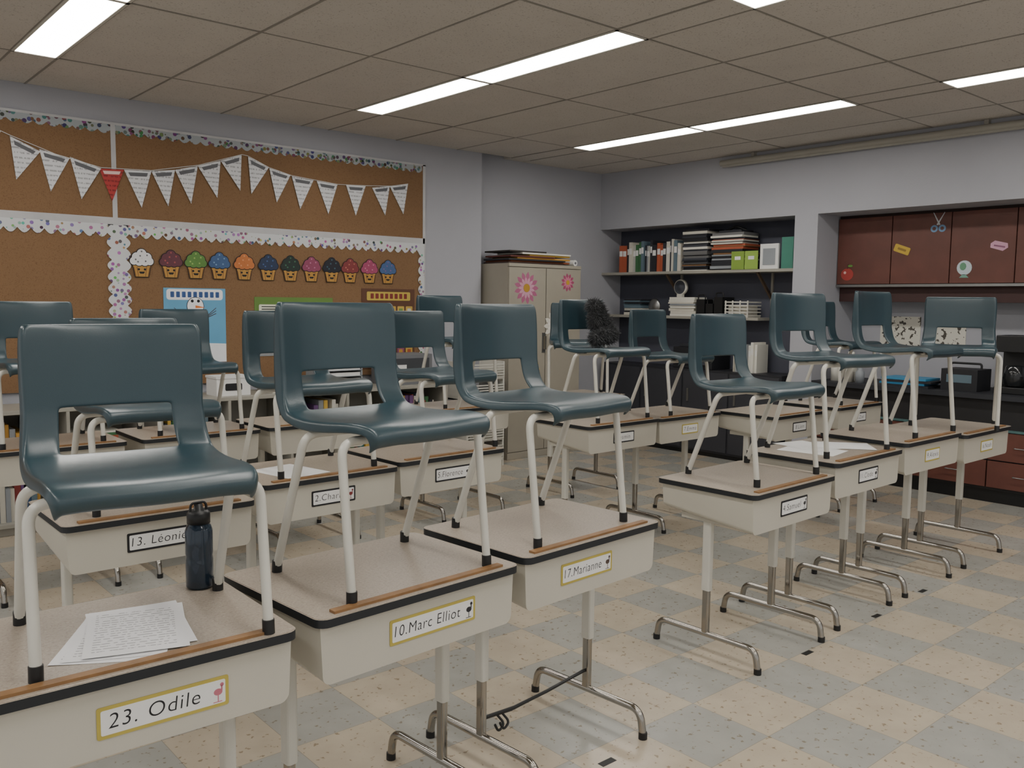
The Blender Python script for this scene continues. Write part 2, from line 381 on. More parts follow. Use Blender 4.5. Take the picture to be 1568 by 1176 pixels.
b1=MB(); b1.lathe([(0,0),(.028,0),(.032,.006),(.032,.07),(.0305,.078),(.032,.086),(.032,.140),(.028,.152),(.022,.158),(.022,.165),(.0205,.165),(.0205,.157),(.0265,.150),(.0305,.140),(.0305,.088),(.029,.078),(.0305,.068),(.0305,.008),(.027,.003),(0,.003)],glass); obj('bottle_body',b1,be)
b2=MB(); b2.lathe([(0,.158),(.027,.158),(.027,.182),(.022,.188),(.011,.190),(.010,.204),(0,.205)],black); b2.tube(fillet([(-.02,0,.186),(-.018,0,.208),(.018,0,.208),(.02,0,.186)],.012),.003,black); obj('bottle_cap',b2,be)
cb=MB(); cb.tube([(1.625,1.99,.142),(1.75,2.0,.132),(1.9,2.01,.138),(2.085,2.02,.155)],.0055,black); cb.tube([(1.625,2.005,.13),(1.75,2.012,.12),(1.9,2.02,.13),(2.085,2.03,.15)],.004,black)
for dx in (0,.02): cb.tube(fillet([(1.68+dx,2.0,.13),(1.70+dx,1.985,.10),(1.67+dx,1.98,.085),(1.66+dx,1.985,.11)],.02),.004,black)
obj('bungee_cord',cb)
tp=MB()
for x,y in ((3.167,1.817),(3.80,1.847),(4.32,1.873),(1.914,1.75)): tp.box(x-.03,x+.03,y-.012,y+.012,0,.0008,black)
obj('floor_tape_marks',tp)
fz=MB(); fur=mat('grey_fur','3f4042',.95,var=.6,scale=60)
def blob(cx,cy,cz,rx,ry,rz,n):
    for i in range(n):
        th=math.acos(1-2*(i+.5)/n); ph=i*2.399963
        d=Vector((math.sin(th)*math.cos(ph),math.sin(th)*math.sin(ph),math.cos(th)))
        base=Vector((cx+d.x*rx,cy+d.y*ry,cz+d.z*rz)); tip=base+(d+Vector((random.uniform(-.6,.6),random.uniform(-.6,.6),random.uniform(-.9,.3))))*.022
        s_=d.cross(Vector((.3,.2,1))).normalized()*.003; q=d.cross(s_).normalized()*.003
        fz.add([base+s_,base-s_*.5+q,base-s_*.5-q,tip],[(0,1,3),(1,2,3),(2,0,3),(0,2,1)],fur)
    m=8;k=12
    vs=[(cx+rx*math.sin(math.pi*i/m)*math.cos(2*math.pi*j/k),cy+ry*math.sin(math.pi*i/m)*math.sin(2*math.pi*j/k),cz+rz*math.cos(math.pi*i/m)) for i in range(m+1) for j in range(k)]
    fz.add(vs,[(i*k+j,(i+1)*k+j,(i+1)*k+(j+1)%k,i*k+(j+1)%k) for i in range(m) for j in range(k)],fur,None,True)
blob(0,0,.0,.06,.035,.08,1200); blob(.03,-.03,-.10,.085,.06,.05,900); blob(-.02,.01,.07,.045,.04,.035,500); blob(.05,-.02,-.05,.035,.035,.06,400); blob(-.05,-.04,-.12,.04,.04,.035,400)
obj('fur_trim_hood',fz,None,(3.865,3.69,1.315))

# ---------------------------------------------------------------- cork boards
Yw=6.2
cb=MB()
cb.box(X0+.1,1.835,Yw-.02,Yw,1.93,2.53,cork); cb.box(1.865,4.32,Yw-.02,Yw,1.93,2.53,cork)
cb.box(X0+.1,1.835,Yw-.02,Yw,.80,1.87,cork); cb.box(1.90,4.32,Yw-.02,Yw,.80,1.87,cork)
fr=mat('board_frame_white','b4b4b6',.5)
cb.box(X0+.1,4.34,Yw-.024,Yw,1.885,1.93,fr)
cb.box(1.835,1.865,Yw-.024,Yw,1.93,2.53,fr); cb.box(1.835,1.90,Yw-.024,Yw,.8,1.885,fr); cb.box(4.32,4.345,Yw-.024,Yw,.8,2.54,fr); cb.box(X0+.1,4.345,Yw-.024,Yw,2.53,2.545,fr)
obj('cork_bulletin_board',cb)
def doodle(name,bg,val=.45,sc_=26,th=.36):
    m=bpy.data.materials.new(name); m.use_nodes=True; N=m.node_tree.nodes; K=m.node_tree.links; b=N['Principled BSDF']; b.inputs['Roughness'].default_value=.7
    tc=N.new('ShaderNodeTexCoord'); v=N.new('ShaderNodeTexVoronoi'); v.inputs['Scale'].default_value=sc_; K.new(tc.outputs['Object'],v.inputs['Vector'])
    r=N.new('ShaderNodeMath'); r.operation='LESS_THAN'; r.inputs[1].default_value=th; K.new(v.outputs['Distance'],r.inputs[0])
    h=N.new('ShaderNodeHueSaturation'); h.inputs['Saturation'].default_value=.8; h.inputs['Value'].default_value=val; K.new(v.outputs['Color'],h.inputs['Color'])
    mx=N.new('ShaderNodeMixRGB'); mx.inputs['Color1'].default_value=L(bg); K.new(r.outputs[0],mx.inputs['Fac']); K.new(h.outputs['Color'],mx.inputs['Color2']); K.new(mx.outputs['Color'],b.inputs['Base Color']); return m
bord=doodle('scalloped_border_print','c6c8ca',.42,30,.34); bord2=doodle('dark_scalloped_border_print','9aa0a4',.2,34,.46)
def scallop(mb,x0,z0,x1,z1,w,side,m,c0,per=.075):
    d=Vector((x1-x0,z1-z0)); Ln=d.length; d/=Ln; nrm=Vector((-d.y,d.x))*side; n=max(1,int(Ln/per)); p=Ln/n
    for i in range(n):
        a=Vector((x0,z0))+d*(i*p); out=[tuple(a),tuple(a+d*p)]
        for k in range(7):
            t=1-k/6; out.append(tuple(a+d*(p*t)+nrm*(w*.62+w*.38*math.sin(math.pi*t))))
        if side<0: out=out[::-1]
        mb.prism(out,c0,c0+.002,m,MY(Yw))
sb=MB()
scallop(sb,X0+.2,2.53,4.31,2.53,.06,-1,bord2,.021)
scallop(sb,X0+.2,1.885,1.80,1.885,.085,-1,bord,.025); scallop(sb,1.93,1.885,4.33,1.885,.085,-1,bord,.0245)
scallop(sb,1.865,.82,1.865,1.88,.075,1,bord,.026); scallop(sb,1.865,.82,1.865,1.88,.075,-1,bord,.026); scallop(sb,4.33,.82,4.33,1.86,.06,1,bord,.026)
obj('scalloped_board_border',sb)
FL=[((1.02,2.47),(1.20,2.40),(1.06,2.19)),((1.247,2.38),(1.414,2.306),(1.273,2.12)),((1.407,2.321),(1.582,2.285),(1.465,2.065)),((1.583,2.293),(1.769,2.239),(1.644,2.032)),((1.757,2.238),(1.912,2.246),(1.832,2.035)),((1.912,2.246),(2.089,2.256),(2.019,2.007)),((2.089,2.256),(2.248,2.281),(2.197,2.03)),((2.248,2.281),(2.407,2.325),(2.355,2.06)),((2.407,2.325),(2.572,2.379),(2.543,2.116)),((2.572,2.379),(2.728,2.438),(2.714,2.182)),((2.777,2.43),(2.938,2.373),(2.798,2.166)),((2.94,2.365),(3.11,2.333),(2.996,2.122)),((3.12,2.325),(3.30,2.313),(3.187,2.088)),((3.327,2.31),(3.506,2.299),(3.425,2.067)),((3.582,2.306),(3.76,2.312),(3.669,2.074)),((3.82,2.305),(3.987,2.333),(3.943,2.094)),((3.987,2.333),(4.165,2.366),(4.12,2.117))]
fb=MB()
for i,(a,b_,c) in enumerate(FL):
    mid=((a[0]+b_[0])/2,(a[1]+b_[1])/2)
    fb.prism([c,b_,a],.028+.0006*(i%2),.029+.0006*(i%2),printR if i==4 else printW,MY(Yw))
    u=Vector((b_[0]-a[0],b_[1]-a[1])); w_=Vector((c[0],c[1]))-Vector(mid)
    q=[Vector(a)+u*.14+w_*.06,Vector(a)+u*.86+w_*.06,Vector(a)+u*.80+w_*.16,Vector(a)+u*.20+w_*.16]
    fb.prism([tuple(v) for v in q[::-1]],.0300+.0006*(i%2),.0304+.0006*(i%2),P('5a5b60') if i!=4 else P('e0c0b8'),MY(Yw))
fb.tube([(a,Yw-.030,z) for a,z in [(.3,2.50),(1.02,2.475),(1.247,2.385),(1.5,2.30),(1.77,2.245),(2.09,2.26),(2.41,2.33),(2.73,2.44),(2.777,2.435),(2.94,2.37),(3.12,2.33),(3.51,2.302),(3.76,2.315),(4.0,2.335),(4.165,2.368)]],.002,paper,seg=6)
obj('pennant_bunting',fb)
cups=[(2.009,'d8d8da','6b6b70'),(2.205,'5d2f3a','9a4a4a'),(2.378,'557f3a','8fae5a'),(2.548,'38557f','6a8ab0'),(2.734,'b86c36','d09060'),(2.921,'202f4c','3f5a8a'),(3.10,'1a2a26','3a6a50'),(3.275,'8a3f5c','b87090'),(3.45,'1a1c28','3a5a6a'),(3.614,'7a3234','b06a5a'),(3.792,'9a4062','c07a90'),(3.967,'3f5a86','7a5a8a')]
cm=MB()
for x,c,c2 in cups:
    z=1.64; M=MY(Yw)
    cm.prism([(x-.046,z-.098),(x+.046,z-.098),(x+.064,z-.005),(x-.064,z-.005)],.0265,.029,ink,M)
    cm.prism([(x-.042,z-.094),(x+.042,z-.094),(x+.060,z-.005),(x-.060,z-.005)],.029,.0296,P('b0843c'),M)
    for k in (-2.2,-1.3,1.3,2.2): cm.prism([(x+k*.018-.002,z-.093),(x+k*.018+.002,z-.093),(x+k*.024+.003,z-.03),(x+k*.024-.003,z-.03)],.0296,.0299,P('7a5228'),M)
    cs=((-.052,.0,.026),(.052,.0,.026),(-.018,-.004,.028),(.02,-.004,.028),(-.032,.026,.032),(.034,.026,.032),(0,.05,.032))
    for j,(dx,dz,r) in enumerate(cs): cm.prism(circ(x+dx,z+dz+.01,r+.005,14),.0302+.0001*j,.0310+.0001*j,ink,M)
    for j,(dx,dz,r) in enumerate(cs): cm.prism(circ(x+dx,z+dz+.01,r,14),.0318+.0001*j,.0322+.0001*j,P(c),M)
    for dx,dz in ((-.04,.01),(-.01,.035),(.025,.0),(.035,.04),(.0,.065),(-.025,-.005)): cm.prism(circ(x+dx,z+.01+dz,.006,8),.033,.0335,P(c2),M)
    cm.prism([(x-.02,z-.060),(x-.012,z-.074),(x+.012,z-.074),(x+.02,z-.060)],.0298,.0302,ink,M)
    for dx in (-.02,.02): cm.prism(circ(x+dx,z-.045,.008,8),.0298,.0303,ink,M)
obj('cupcake_cutouts',cm)
def poster(name,x0,x1,z0,z1,bgc,fn=None):
    mb=MB(); M=MY(Yw); mb.prism([(x0,z0),(x1,z0),(x1,z1),(x0,z1)],.0215,.0235,P(bgc),M)
    if fn: fn(mb,M)
    obj(name,mb)
def olaf(mb,M):
    x,z=2.37,1.15
    mb.prism([(2.15,.95),(2.59,.95),(2.59,1.08),(2.15,1.10)],.0235,.024,P('dfe3e8'),M)
    mb.prism(rrect(.40,.075,.02,3,2.37,1.43),.0235,.0245,P('e6e6ea'),M)
    for k in range(9): mb.prism(rrect(.026,.04,.004,2,2.21+.04*k,1.43),.0245,.025,P('2f4f86'),M)
    for r,dz,rx in ((.085,.0,.09),(.055,.11,.06),(.06,.20,.058)): mb.prism(circ(x,z+dz,rx+.004,20,r+.004),.0242+dz*.002,.0248+dz*.002,ink,M); mb.prism(circ(x,z+dz,rx,20,r),.0250+dz*.002,.0258+dz*.002,P('eceef2'),M)
    mb.prism([(x,z+.185),(x+.07,z+.19),(x,z+.205)],.0264,.0268,P('d07028'),M)
    for dx in (-.022,.022): mb.prism(circ(x+dx,z+.235,.011,10),.0264,.0268,ink,M)
    for dz in (-.02,.05,.11): mb.prism(circ(x,z+dz,.012,10),.0264,.0268,ink,M)
    mb.prism([(x-.03,z+.165),(x-.02,z+.155),(x+.02,z+.155),(x+.03,z+.165)],.0264,.0267,ink,M)
    for s_ in (-1,1):
        for k in range(3): mb.prism([(x+s_*.05,z+.10),(x+s_*.05,z+.108),(x+s_*.15,z+.15+k*.02),(x+s_*.15,z+.145+k*.02)][::s_*-1 or 1],.024,.0245,P('4a3325'),M)
poster('snowman_routine_poster',2.15,2.59,.95,1.475,'5f9fc4',olaf)
def cars(mb,M):
    mb.prism([(2.81,.98),(3.46,.98),(3.46,1.12),(2.81,1.10)],.0235,.024,P('8a8d90'),M)
    for x,c in ((2.93,'b8322e'),(3.14,'d0a02c'),(3.35,'4a8a3a')):
        mb.prism([(x-.08,1.14),(x+.08,1.14),(x+.085,1.18),(x+.05,1.19),(x+.03,1.23),(x-.04,1.23),(x-.06,1.19),(x-.085,1.18)],.0242,.025,P(c),M)
        for d in (-.05,.05): mb.prism(circ(x+d,1.14,.02,12),.025,.0256,ink,M)
        mb.prism(rrect(.17,.07,.01,3,x,1.33),.0242,.025,P('dcdcc8'),M)
        for k in range(3): mb.prism(rrect(.13,.007,.001,1,x,1.312+k*.018),.025,.0254,ink,M)
poster('racing_cars_poster',2.81,3.46,.98,1.42,'5f7f3a',cars)
def cal(mb,M):
    cols=['a5552f','c0a04a','4f7f9a','6a8a48','c8c8bc','8a4a6a','b9b9b0','b98a3a']
    for i in range(6):
        for j in range(6):
            x=3.765+i*.083; z=.90+j*.085
            mb.prism(rrect(.066,.066,.006,2,x,z),.0237,.0246,P(cols[(i*3+j*5+i*j)%8]),M)
            mb.prism(rrect(.036,.03,.004,2,x,z),.0246,.0252,P(cols[(i+j*3)%8]),M)
    mb.prism(rrect(.42,.07,.01,3,3.98,1.44),.0237,.0248,P('c0a84a'),M)
    for k in range(8): mb.prism(rrect(.03,.042,.004,2,3.82+.046*k,1.44),.0248,.0254,P('7a2f2a'),M)
poster('weekly_calendar_chart',3.72,4.235,.85,1.50,'5a3a28',cal)

# ---------------------------------------------------------------- low shelves with books (cork wall)
BC=['7d2f2c','2f4f7a','c8c4b8','3e6b45','b98a3a','24262c','5a6d78','a9553a','d8d6cc','6a4a7a','35787a','8a8f94','c9a64a']
def books_upright(mb,x0,x1,y0,y1,z,hmin,hmax,axis='x',cols=BC,tmin=.012,tmax=.04):
    p=x0 if axis=='x' else y0; e=x1 if axis=='x' else y1
    while p<e-.01:
        t=min(random.uniform(tmin,tmax),e-p); h=random.uniform(hmin,hmax); d=random.uniform(0,.03); m=P(random.choice(cols))
        if axis=='x': mb.box(p+.0008,p+t-.0008,y0+d,y1,z,z+h,m)
        else: mb.box(x0+d,x1,p+.0008,p+t-.0008,z,z+h,m); mb.box(x0+d-.0008,x0+d,p+.004,p+t-.004,z+h*.6,z+h*.8,paper)
        p+=t
def books_flat(mb,x0,x1,y0,y1,z,ztop,cols=BC):
    while z<ztop-.004:
        t=min(random.uniform(.006,.03),ztop-z); j=random.uniform(-.015,.015); k=random.uniform(0,.02)
        mb.box(x0+k,x1,y0+j,y1+j,z,z+t-.001,P(random.choice(cols))); z+=t
def lowshelf(x0,x1,n):
    e=empty('low_bookshelf',(0,0,0)); mb=MB(); ya,yb,h=5.72,6.12,.74
    mb.box(x0,x1,ya,yb,h-.025,h,shelfw); mb.box(x0,x1,ya,yb,.05,.075,shelfw); mb.box(x0,x1,yb-.012,yb,.0,h-.025,shelfw); mb.box(x0+.02,x1-.02,ya+.03,ya+.05,0,.05,shelfw)
    mb.box(x0+.02,x1-.02,ya+.01,yb-.012,.39,.41,shelfw)
    for i in range(n+1): x=x0+(x1-x0-.02)*i/n; mb.box(x,x+.02,ya,yb-.012,0 if i in (0,n) else .075,h-.025,shelfw)
    obj('carcass',mb,e,bevel=.002)
    bk=MB()
    for i in range(n):
        xa=x0+(x1-x0-.02)*i/n+.03; xb=x0+(x1-x0-.02)*(i+1)/n-.01
        for z in (.075,.41):
            if random.random()<.55: books_upright(bk,xa,xb-random.uniform(0,.15),ya+.05,yb-.03,z,.17,.26)
            else: books_flat(bk,xa,xa+.3,ya+.06,yb-.05,z,z+random.uniform(.1,.22))
    obj('books',bk,e)
lowshelf(.1,1.85,4); lowshelf(1.95,4.25,5)
ts=MB(); books_flat(ts,2.75,2.98,5.8,6.05,.74,.83,['d8d6cc','c8c4b8','8a8f94']); obj('paper_ream_stack',ts)
ts=MB(); books_flat(ts,.15,.45,5.78,6.02,.74,.85,['3e6b45','d8d6cc','6f9440']); obj('workbook_stack',ts)
wb=MB(); wb.box(2.36,2.60,5.80,5.98,.74,.86,paper); wb.box(2.355,2.605,5.795,5.985,.86,.875,paper); wb.prism(rrect(.12,.05,.01,3,2.48,.80),0,.001,ink,MY(5.80)); obj('cardboard_file_box',wb)
wb=MB()
for i in range(5): wb.box(3.15,3.5,5.8,6.04,.74+i*.045,.745+i*.045,P('8a8f94')); 
for x in (3.15,3.49): wb.box(x,x+.01,5.8,6.04,.74,.93,P('8a8f94'))
for i in range(4): wb.box(3.165,3.485,5.81,6.03,.745+i*.045,.77+i*.045,paper)
obj('letter_tray',wb)
wb=MB(); wb.box(3.75,4.15,5.8,6.08,.74,.98,P('6a6c70')); wb.box(3.78,4.12,5.797,5.80,.77,.95,P('3a3d42')); wb.box(3.8,3.9,5.794,5.797,.85,.9,paper); obj('plastic_storage_bin',wb,bevel=.008)
wb=MB()
for i in range(5):
    z=.05+i*.175
    wb.box(4.45,4.85,5.72,6.05,z,z+.012,white)
    for x in (4.45,4.84): wb.box(x,x+.01,5.72,6.05,z,z+.15,white)
    for k in range(6): wb.box(4.45,4.85,5.715,5.72,z+.012+k*.022,z+.022+k*.022,white)
    wb.box(4.50,4.80,5.75,6.0,z+.012,z+.06,P(BC[i*2]))
for x,y in ((4.455,5.725),(4.845,5.725),(4.455,6.045),(4.845,6.045)): wb.tube([(x,y,0),(x,y,.90)],.009,white,seg=8)
obj('plastic_drawer_tower',wb)
# ---------------------------------------------------------------- storage cabinet
ce=empty('metal_storage_cabinet',(0,0,0))
mb=MB(); xa,xb,ya,yb,h=5.02,5.91,5.87,6.30,1.745
mb.box(xa,xb,ya+.02,yb,.0,h,beige); mb.box(xa,xb,ya,ya+.02,h-.03,h,beige); mb.box(xa,xb,ya,ya+.02,0,.06,beige)
for s_ in (0,1):
    x0=xa+.004+s_*(xb-xa)/2; mb.box(x0,x0+(xb-xa)/2-.008,ya,ya+.02,.065,h-.035,beige)
obj('cabinet_body',mb,ce,bevel=.003)
mb=MB(); mb.box(5.43,5.45,ya-.03,ya,.98,1.10,chrome); mb.box(5.42,5.46,ya-.004,ya,.95,1.13,tmold); obj('door_handle',mb,ce)
def flower(mb,cx,cz,r,n,c1,c2,cc,M):
    for ring,(rr,c) in enumerate(((r,c1),(r*.68,c2))):
        for k in range(n):
            a=2*math.pi*(k+.5*ring)/n; u=Vector((math.cos(a),math.sin(a))); v=Vector((-u.y,u.x)); o=Vector((cx,cz)); w_=rr*math.sin(math.pi/n)*.72
            mb.prism([tuple(o+u*rr*.15),tuple(o+u*rr*.55-v*w_*.8),tuple(o+u*rr*.8-v*w_*.75),tuple(o+u*rr),tuple(o+u*rr*.8+v*w_*.75),tuple(o+u*rr*.55+v*w_*.8)],.0005+ring*.001+.0002*(k%2),.001+ring*.001+.0002*(k%2),P(c),M)
    mb.prism(circ(cx,cz,r*.26,16),.002,.004,P(cc),M)
mb=MB(); M=MY(ya)
flower(mb,5.225,1.53,.145,13,'a85f80','c998ac','b0882f',M); flower(mb,5.735,1.59,.085,11,'a0486a','c87a92','c0982f',M); flower(mb,5.58,1.19,.14,12,'d9d6cc','e6e4dc','b98a3a',M)
flower(mb,5.30,.80,.10,10,'c9b070','dccb90','7a4a2a',M)
obj('flower_stickers',mb,ce)
ct=MB()
zz=h
for i,(c,x0,x1,j) in enumerate((('3a2a24',5.04,5.70,0),('8a4a2c',5.08,5.80,.02),('24262c',5.03,5.72,-.01),('b98a3a',5.15,5.86,.01),('5a2f28',5.06,5.60,0),('c9a64a',5.3,5.82,.015),('d8d6cc',5.2,5.80,0),('2a2420',5.06,5.5,.01))):
    ct.box(x0,min(x1,5.80),5.90+j,6.25+j,zz,zz+.014,P(c)); zz+=.0145
obj('folder_stack',ct)
ct=MB(); ct.tube([(5.86,5.90,h+.028),(5.84,6.25,h+.028)],.028,paper); ct.tube([(5.86,5.9005,h+.028),(5.86,5.897,h+.028)],.012,P('6b6b70')); obj('paper_roll',ct)

# ---------------------------------------------------------------- niche shelves
e=empty('niche_bookshelf'); mb=MB()
mb.box(6.66,6.95,4.09,6.32,1.69,1.715,shelfw); mb.box(6.70,6.95,4.46,6.32,1.265,1.29,shelfw)
for y in (4.48,5.5):
    mb.prism([(-y-.01,1.32),(-y+.01,1.32),(-y+.01,1.69),(-y-.01,1.69)],-.02,.0,shelfw,MX(6.93))
    mb.add([(6.94,y,1.45),(6.70,y,1.69),(6.73,y,1.69),(6.94,y,1.49),(6.94,y+.02,1.45),(6.70,y+.02,1.69),(6.73,y+.02,1.69),(6.94,y+.02,1.49)],[(0,1,2,3),(7,6,5,4),(0,4,5,1),(1,5,6,2),(2,6,7,3),(3,7,4,0)],P('5a4a3c'))
obj('boards',mb,e)
mb=MB(); WB=['c8c4b8','c8c4b8','24262c','2b2d33','3e6b45','3a3d45','b0b0aa','5a6d78','a9553a','1c1d22','2b2d33','8a8f94']
books_upright(mb,6.69,6.90,5.33,6.13,1.715,.25,.31,'y',WB,.014,.05); obj('book_row',mb)
mb=MB(); DC2=['24262c','3a3d45','c8c4b8','8a8f94','1c1d22','6a6a6a','d8d6cc','7a5a3a']
books_flat(mb,6.68,6.92,5.02,5.30,1.715,2.10,DC2); obj('magazine_stack',mb)
mb=MB(); books_flat(mb,6.67,6.92,4.62,4.96,1.715,2.05,DC2+['a9553a','c8c4b8','24262c']); obj('magazine_stack',mb)
mb=MB()
for i,(y,c) in enumerate(((4.66,'7d9a3f'),(4.52,'8aa84a'))): mb.box(6.655,6.662,y-.066,y+.066,1.715,1.875,P(c)); mb.box(6.653,6.655,y-.03,y+.03,1.80,1.83,paper)
obj('green_folder_pair',mb)
mb=MB(); mb.box(6.67,6.69,4.26,4.44,1.715,1.93,paper); mb.box(6.665,6.67,4.29,4.41,1.75,1.89,P('8a8f94')); mb.box(6.67,6.90,4.12,4.23,1.715,1.98,P('3f7a6a')); obj('binder_pair',mb)
mb=MB(); mb.box(6.70,6.88,4.66,4.90,2.05,2.07,P('24262c')); mb.tube(fillet([(6.8,4.68,2.07),(6.75,4.75,2.11),(6.8,4.90,2.07)],.05),.012,black); obj('black_paper_tray',mb)
mb=MB(); books_flat(mb,6.72,6.92,5.84,6.06,1.29,1.45,WB); obj('paper_stack',mb)
mb=MB(); books_flat(mb,6.72,6.92,5.18,5.48,1.29,1.47,['d8d6cc','c8c4b8','8a8f94']); obj('paper_stack',mb)
mb=MB(); Ma=Matrix.Translation((6.76,5.67,1.38))@Matrix.Rotation(-math.pi/2,4,'Y'); mb.lathe([(0,0),(.06,0),(.075,.02),(.07,.03),(.03,.045),(0,.05)],tmold,M=Ma); mb.box(6.74,6.80,5.63,5.71,1.29,1.33,black); mb.box(6.755,6.775,5.66,5.68,1.33,1.36,black); obj('desk_bell_clock',mb)
mb=MB(); Ma=Matrix.Translation((6.80,5.40,1.565))@Matrix.Rotation(-math.pi/2,4,'Y'); mb.lathe([(0,-.02),(.075,-.02),(.075,.01),(.065,.015)],white,M=Ma); mb.lathe([(.065,.015),(.03,.010),(.02,.02),(0,.02)],P('3a3d45'),M=Ma); mb.box(6.78,6.82,5.37,5.43,1.47,1.50,white); obj('round_speaker',mb)
mb=MB()
for y,r,hh in ((5.10,.05,.16),(5.0,.045,.12),(4.9,.05,.18)): mb.box(6.72,6.90,y-r+.004,y+r-.004,1.29,1.29+hh,black); mb.tube(fillet([(6.74,y-r+.01,1.29+hh),(6.74,y-r+.01,1.33+hh),(6.74,y+r-.01,1.33+hh),(6.74,y+r-.01,1.29+hh)],.02),.006,black)
obj('headphone_cases',mb)
mb=MB()
mb.box(6.72,6.92,4.58,4.82,1.29,1.30,white)
for k in range(5):
    z=1.30+k*.03
    mb.box(6.715,6.722,4.575,4.825,z,z+.012,white)
    mb.box(6.72,6.92,4.575,4.582,z,z+.012,white); mb.box(6.72,6.92,4.818,4.825,z,z+.012,white)
for y in (4.58,4.66,4.74,4.815): mb.box(6.713,6.72,y-.006,y+.006,1.29,1.44,white)
mb.box(6.74,6.90,4.60,4.80,1.30,1.40,P('c8c4b8')); obj('white_basket',mb)
mb=MB(); dk=mat('dark_cabinet','2a2b30',.5); mb.box(6.62,6.94,4.15,6.25,.04,.80,dk); mb.box(6.64,6.94,4.17,6.23,0,.04,black)
for k in range(4): mb.box(6.61,6.62,4.17+k*.52,4.17+k*.52+.50,.06,.78,P('34353b')); mb.box(6.60,6.61,4.60+k*.52,4.62+k*.52,.5,.62,tmold)
obj('dark_base_cabinet',mb)
mb=MB(); mb.box(6.65,6.93,4.9,5.35,.80,1.0,P('1c1d22')); mb.box(6.64,6.65,4.95,5.3,.84,.88,P('3a3d45')); mb.box(6.68,6.90,4.95,5.30,1.0,1.03,P('2b2d33')); obj('laser_printer',mb,bevel=.008)
mb=MB(); books_upright(mb,6.68,6.88,4.46,4.70,.80,.2,.28,'y',['d8d6cc','8a8f94','c8c4b8'],.02,.05); obj('white_binder_row',mb)

# ---------------------------------------------------------------- red cabinets and counter
e=empty('upper_wall_cabinet'); mb=MB(); yA,yB=-1.0,3.875
mb.box(6.98,7.28,yA,yB,1.56,2.15,P('2a1815')); 
seams=[3.875-.4625*k for k in range(11)]
for i in range(10): mb.box(6.955,6.98,seams[i+1]+.004,seams[i]-.004,1.585,2.125,maroon)
mb.box(6.95,6.98,yA,yB,1.56,1.58,tmold); mb.box(7.02,7.28,yA,yB,1.44,1.56,P('3a2220'))  # valance strip in dark maroon, under-cabinet shadow painted into its colour
obj('doors_and_carcass',mb,e)
st=MB(); M=MX(6.9545)
def rot(out,cx,cz,a): c,s_=math.cos(a),math.sin(a); return [(cx+(p-cx)*c-(q-cz)*s_,cz+(p-cx)*s_+(q-cz)*c) for p,q in out]
y,z=3.78,1.665
st.prism(circ(-y,z,.055,18,.05),0,.002,P('a03a34'),M); st.prism([(-y-.003,z+.045),(-y+.003,z+.045),(-y+.008,z+.085),(-y+.002,z+.085)],.0,.003,P('4a3325'),M); st.prism(circ(-y+.025,z+.07,.022,10,.01),.0,.003,P('5f8d3f'),M); st.prism(circ(-y-.02,z+.015,.012,8),.002,.003,P('d8b0a8'),M)
y,z=3.325,1.855
st.prism(rot(rrect(.13,.06,.01,3,-y,z),-y,z,-.35),0,.003,P('c0a03a'),M); st.prism(rot(rrect(.07,.018,.004,2,-y,z),-y,z,-.35),.003,.004,P('8a6e2c'),M)
y,z=3.05,2.05
for s_ in (-1,1):
    st.prism(rot([(-y-.006,z-.02),(-y+.006,z-.02),(-y+.004,z+.085),(-y,z+.09)],-y,z,.5*s_),0,.002+s_*.0003,P('b9bcc0'),M)
    st.prism(circ(-y+s_*.03,z-.045,.028,14),0,.0025,P('6f8fb0'),M); st.prism(circ(-y+s_*.03,z-.045,.014,12),.0025,.003,maroon,M)
y,z=2.84,1.70
st.prism(circ(-y,z,.055,18),0,.002,P('b8c6cc'),M); st.prism(circ(-y-.01,z+.01,.024,9,.03),.002,.003,P('5f8d6f'),M); st.prism([(-y-.035,z-.075),(-y+.035,z-.075),(-y+.012,z-.05),(-y-.012,z-.05)],0,.002,P('6f9a8a'),M)
y,z=2.60,1.852
st.prism(rot([(-y-.06,z-.02),(-y+.03,z-.03),(-y+.06,z),(-y+.05,z+.03),(-y-.04,z+.035),(-y-.065,z+.01)],-y,z,-.2),0,.003,P('c99ab0'),M); st.prism(rot(rrect(.08,.012,.003,2,-y,z),-y,z,-.2),.003,.004,P('8a5a74'),M)
obj('school_supply_stickers',st,e)
e=empty('base_cabinet_counter'); mb=MB()
mb.box(6.68,7.28,yA,3.875,.10,.75,P('1d1c1e')); mb.box(6.72,7.28,yA,3.875,0,.10,black)
for i in range(10):
    y1_,y0_=seams[i]-.005,seams[i+1]+.005
    for a,b_ in ((.12,.31),(.32,.52)):
        mb.box(6.66,6.68,y0_,y1_,a,b_,maroon); mb.tube(fillet([(6.66,(y0_+y1_)/2-.05,(a+b_)/2),(6.635,(y0_+y1_)/2-.05,(a+b_)/2),(6.635,(y0_+y1_)/2+.05,(a+b_)/2),(6.66,(y0_+y1_)/2+.05,(a+b_)/2)],.01),.004,tmold,seg=6)
mb.box(6.63,7.28,yA,3.875,.75,.785,P('24262c')); mb.box(6.655,6.68,yA,3.875,.525,.54,P('4a6a6a')); obj('drawers_and_top',mb,e)
cowm=bpy.data.materials.new('cow_spot_paper'); cowm.use_nodes=True; N=cowm.node_tree.nodes;K=cowm.node_tree.links
tc=N.new('ShaderNodeTexCoord'); nz=N.new('ShaderNodeTexNoise'); nz.inputs['Scale'].default_value=26; K.new(tc.outputs['Object'],nz.inputs['Vector']); r=N.new('ShaderNodeValToRGB'); r.color_ramp.interpolation='CONSTANT'; r.color_ramp.elements[0].color=L('cfccc0'); r.color_ramp.elements[1].position=.58; r.color_ramp.elements[1].color=L('4a463f'); K.new(nz.outputs['Fac'],r.inputs['Fac']); K.new(r.outputs['Color'],N['Principled BSDF'].inputs['Base Color'])
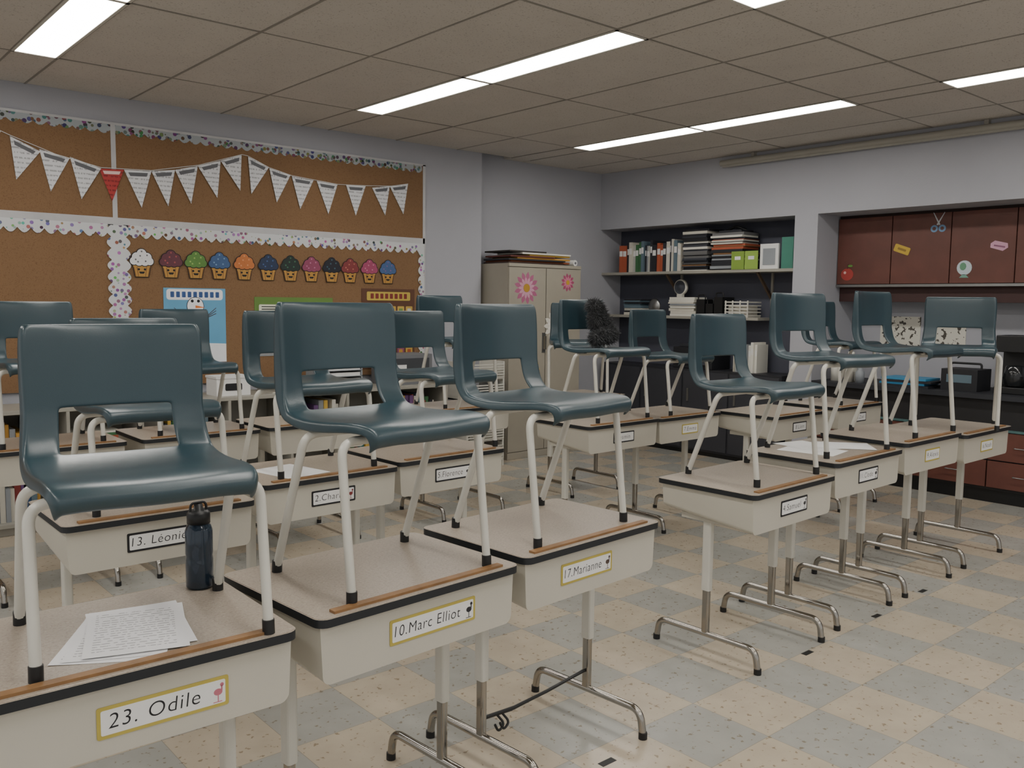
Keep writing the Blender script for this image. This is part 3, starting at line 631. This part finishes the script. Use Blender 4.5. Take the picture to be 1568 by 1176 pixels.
for y,wd in ((3.46,.34),(3.05,.24)):
    mb=MB(); mb.prism(rrect(wd,.24,.005,2,-y,1.20),0,.004,cowm,MX(7.28)); obj('cow_print_poster',mb)
zc=.785
mb=MB(); mb.box(6.78,7.05,2.30,2.52,zc,zc+.05,black); mb.box(6.93,7.05,2.30,2.52,zc+.05,zc+.36,black); mb.box(6.78,7.05,2.30,2.52,zc+.30,zc+.42,black); mb.lathe([(0,0),(.06,0),(.075,.06),(.06,.14),(.05,.15),(0,.15)],mat('dark_glass','222426',.1),(6.86,2.41,zc+.055)); obj('coffee_maker',mb,bevel=.006)
mb=MB()
for i,(c,dy) in enumerate((('24262c',0),('2f6f96',.03),('24262c',-.02),('3f86ad',.02))): mb.box(6.70,6.95,2.95+dy,3.30+dy,zc+i*.018,zc+i*.018+.016,P(c))
obj('tablet_stack',mb)
mb=MB()
for i,(x,y,r,hh,c) in enumerate(((6.8,3.75,.045,.2,'d8d6cc'),(6.78,3.63,.04,.16,'c8c4b8'),(6.9,3.68,.05,.24,'dcdacf'),(6.75,3.52,.035,.12,'8a8f94'))): mb.lathe([(0,0),(r,0),(r,hh*.75),(r*.5,hh*.88),(r*.5,hh),(0,hh)],P(c),(x,y,zc),seg=16)
obj('craft_jars',mb)
mb=MB(); mb.box(6.75,7.0,2.62,2.88,zc,zc+.16,P('1c1d22')); mb.box(6.748,6.75,2.66,2.84,zc+.06,zc+.12,P('5a6d78')); mb.tube(fillet([(6.87,2.64,zc+.16),(6.87,2.64,zc+.2),(6.87,2.86,zc+.2),(6.87,2.86,zc+.16)],.03),.008,black); obj('portable_radio',mb,bevel=.006)
mb=MB()
for i in range(7): mb.box(6.70+.02*(i%2),6.98,1.7+.0*i,2.05,zc+i*.02,zc+i*.02+.017,P(BC[(i*4)%13]))
obj('exercise_book_pile',mb)

# ---------------------------------------------------------------- camera / lights
d1=Vector((1566,107,-1345)).normalized(); d2=Vector((-1164,138,-1345)).normalized(); d3=d1.cross(d2).normalized(); d2=d3.cross(d1)
cam=bpy.data.cameras.new('camera'); co=bpy.data.objects.new('camera',cam); COL.objects.link(co); cam.sensor_width=36; cam.lens=36*1345/1568
R=Matrix((( d1.x,d1.y,d1.z),(d2.x,d2.y,d2.z),(d3.x,d3.y,d3.z))).to_4x4()
co.matrix_world=Matrix.Translation((0,0,CAMH))@R; bpy.context.scene.camera=co; cam.clip_start=.05
w=bpy.data.worlds.new('w'); bpy.context.scene.world=w; w.use_nodes=True; w.node_tree.nodes['Background'].inputs[0].default_value=(1,.985,.96,1); w.node_tree.nodes['Background'].inputs[1].default_value=.72
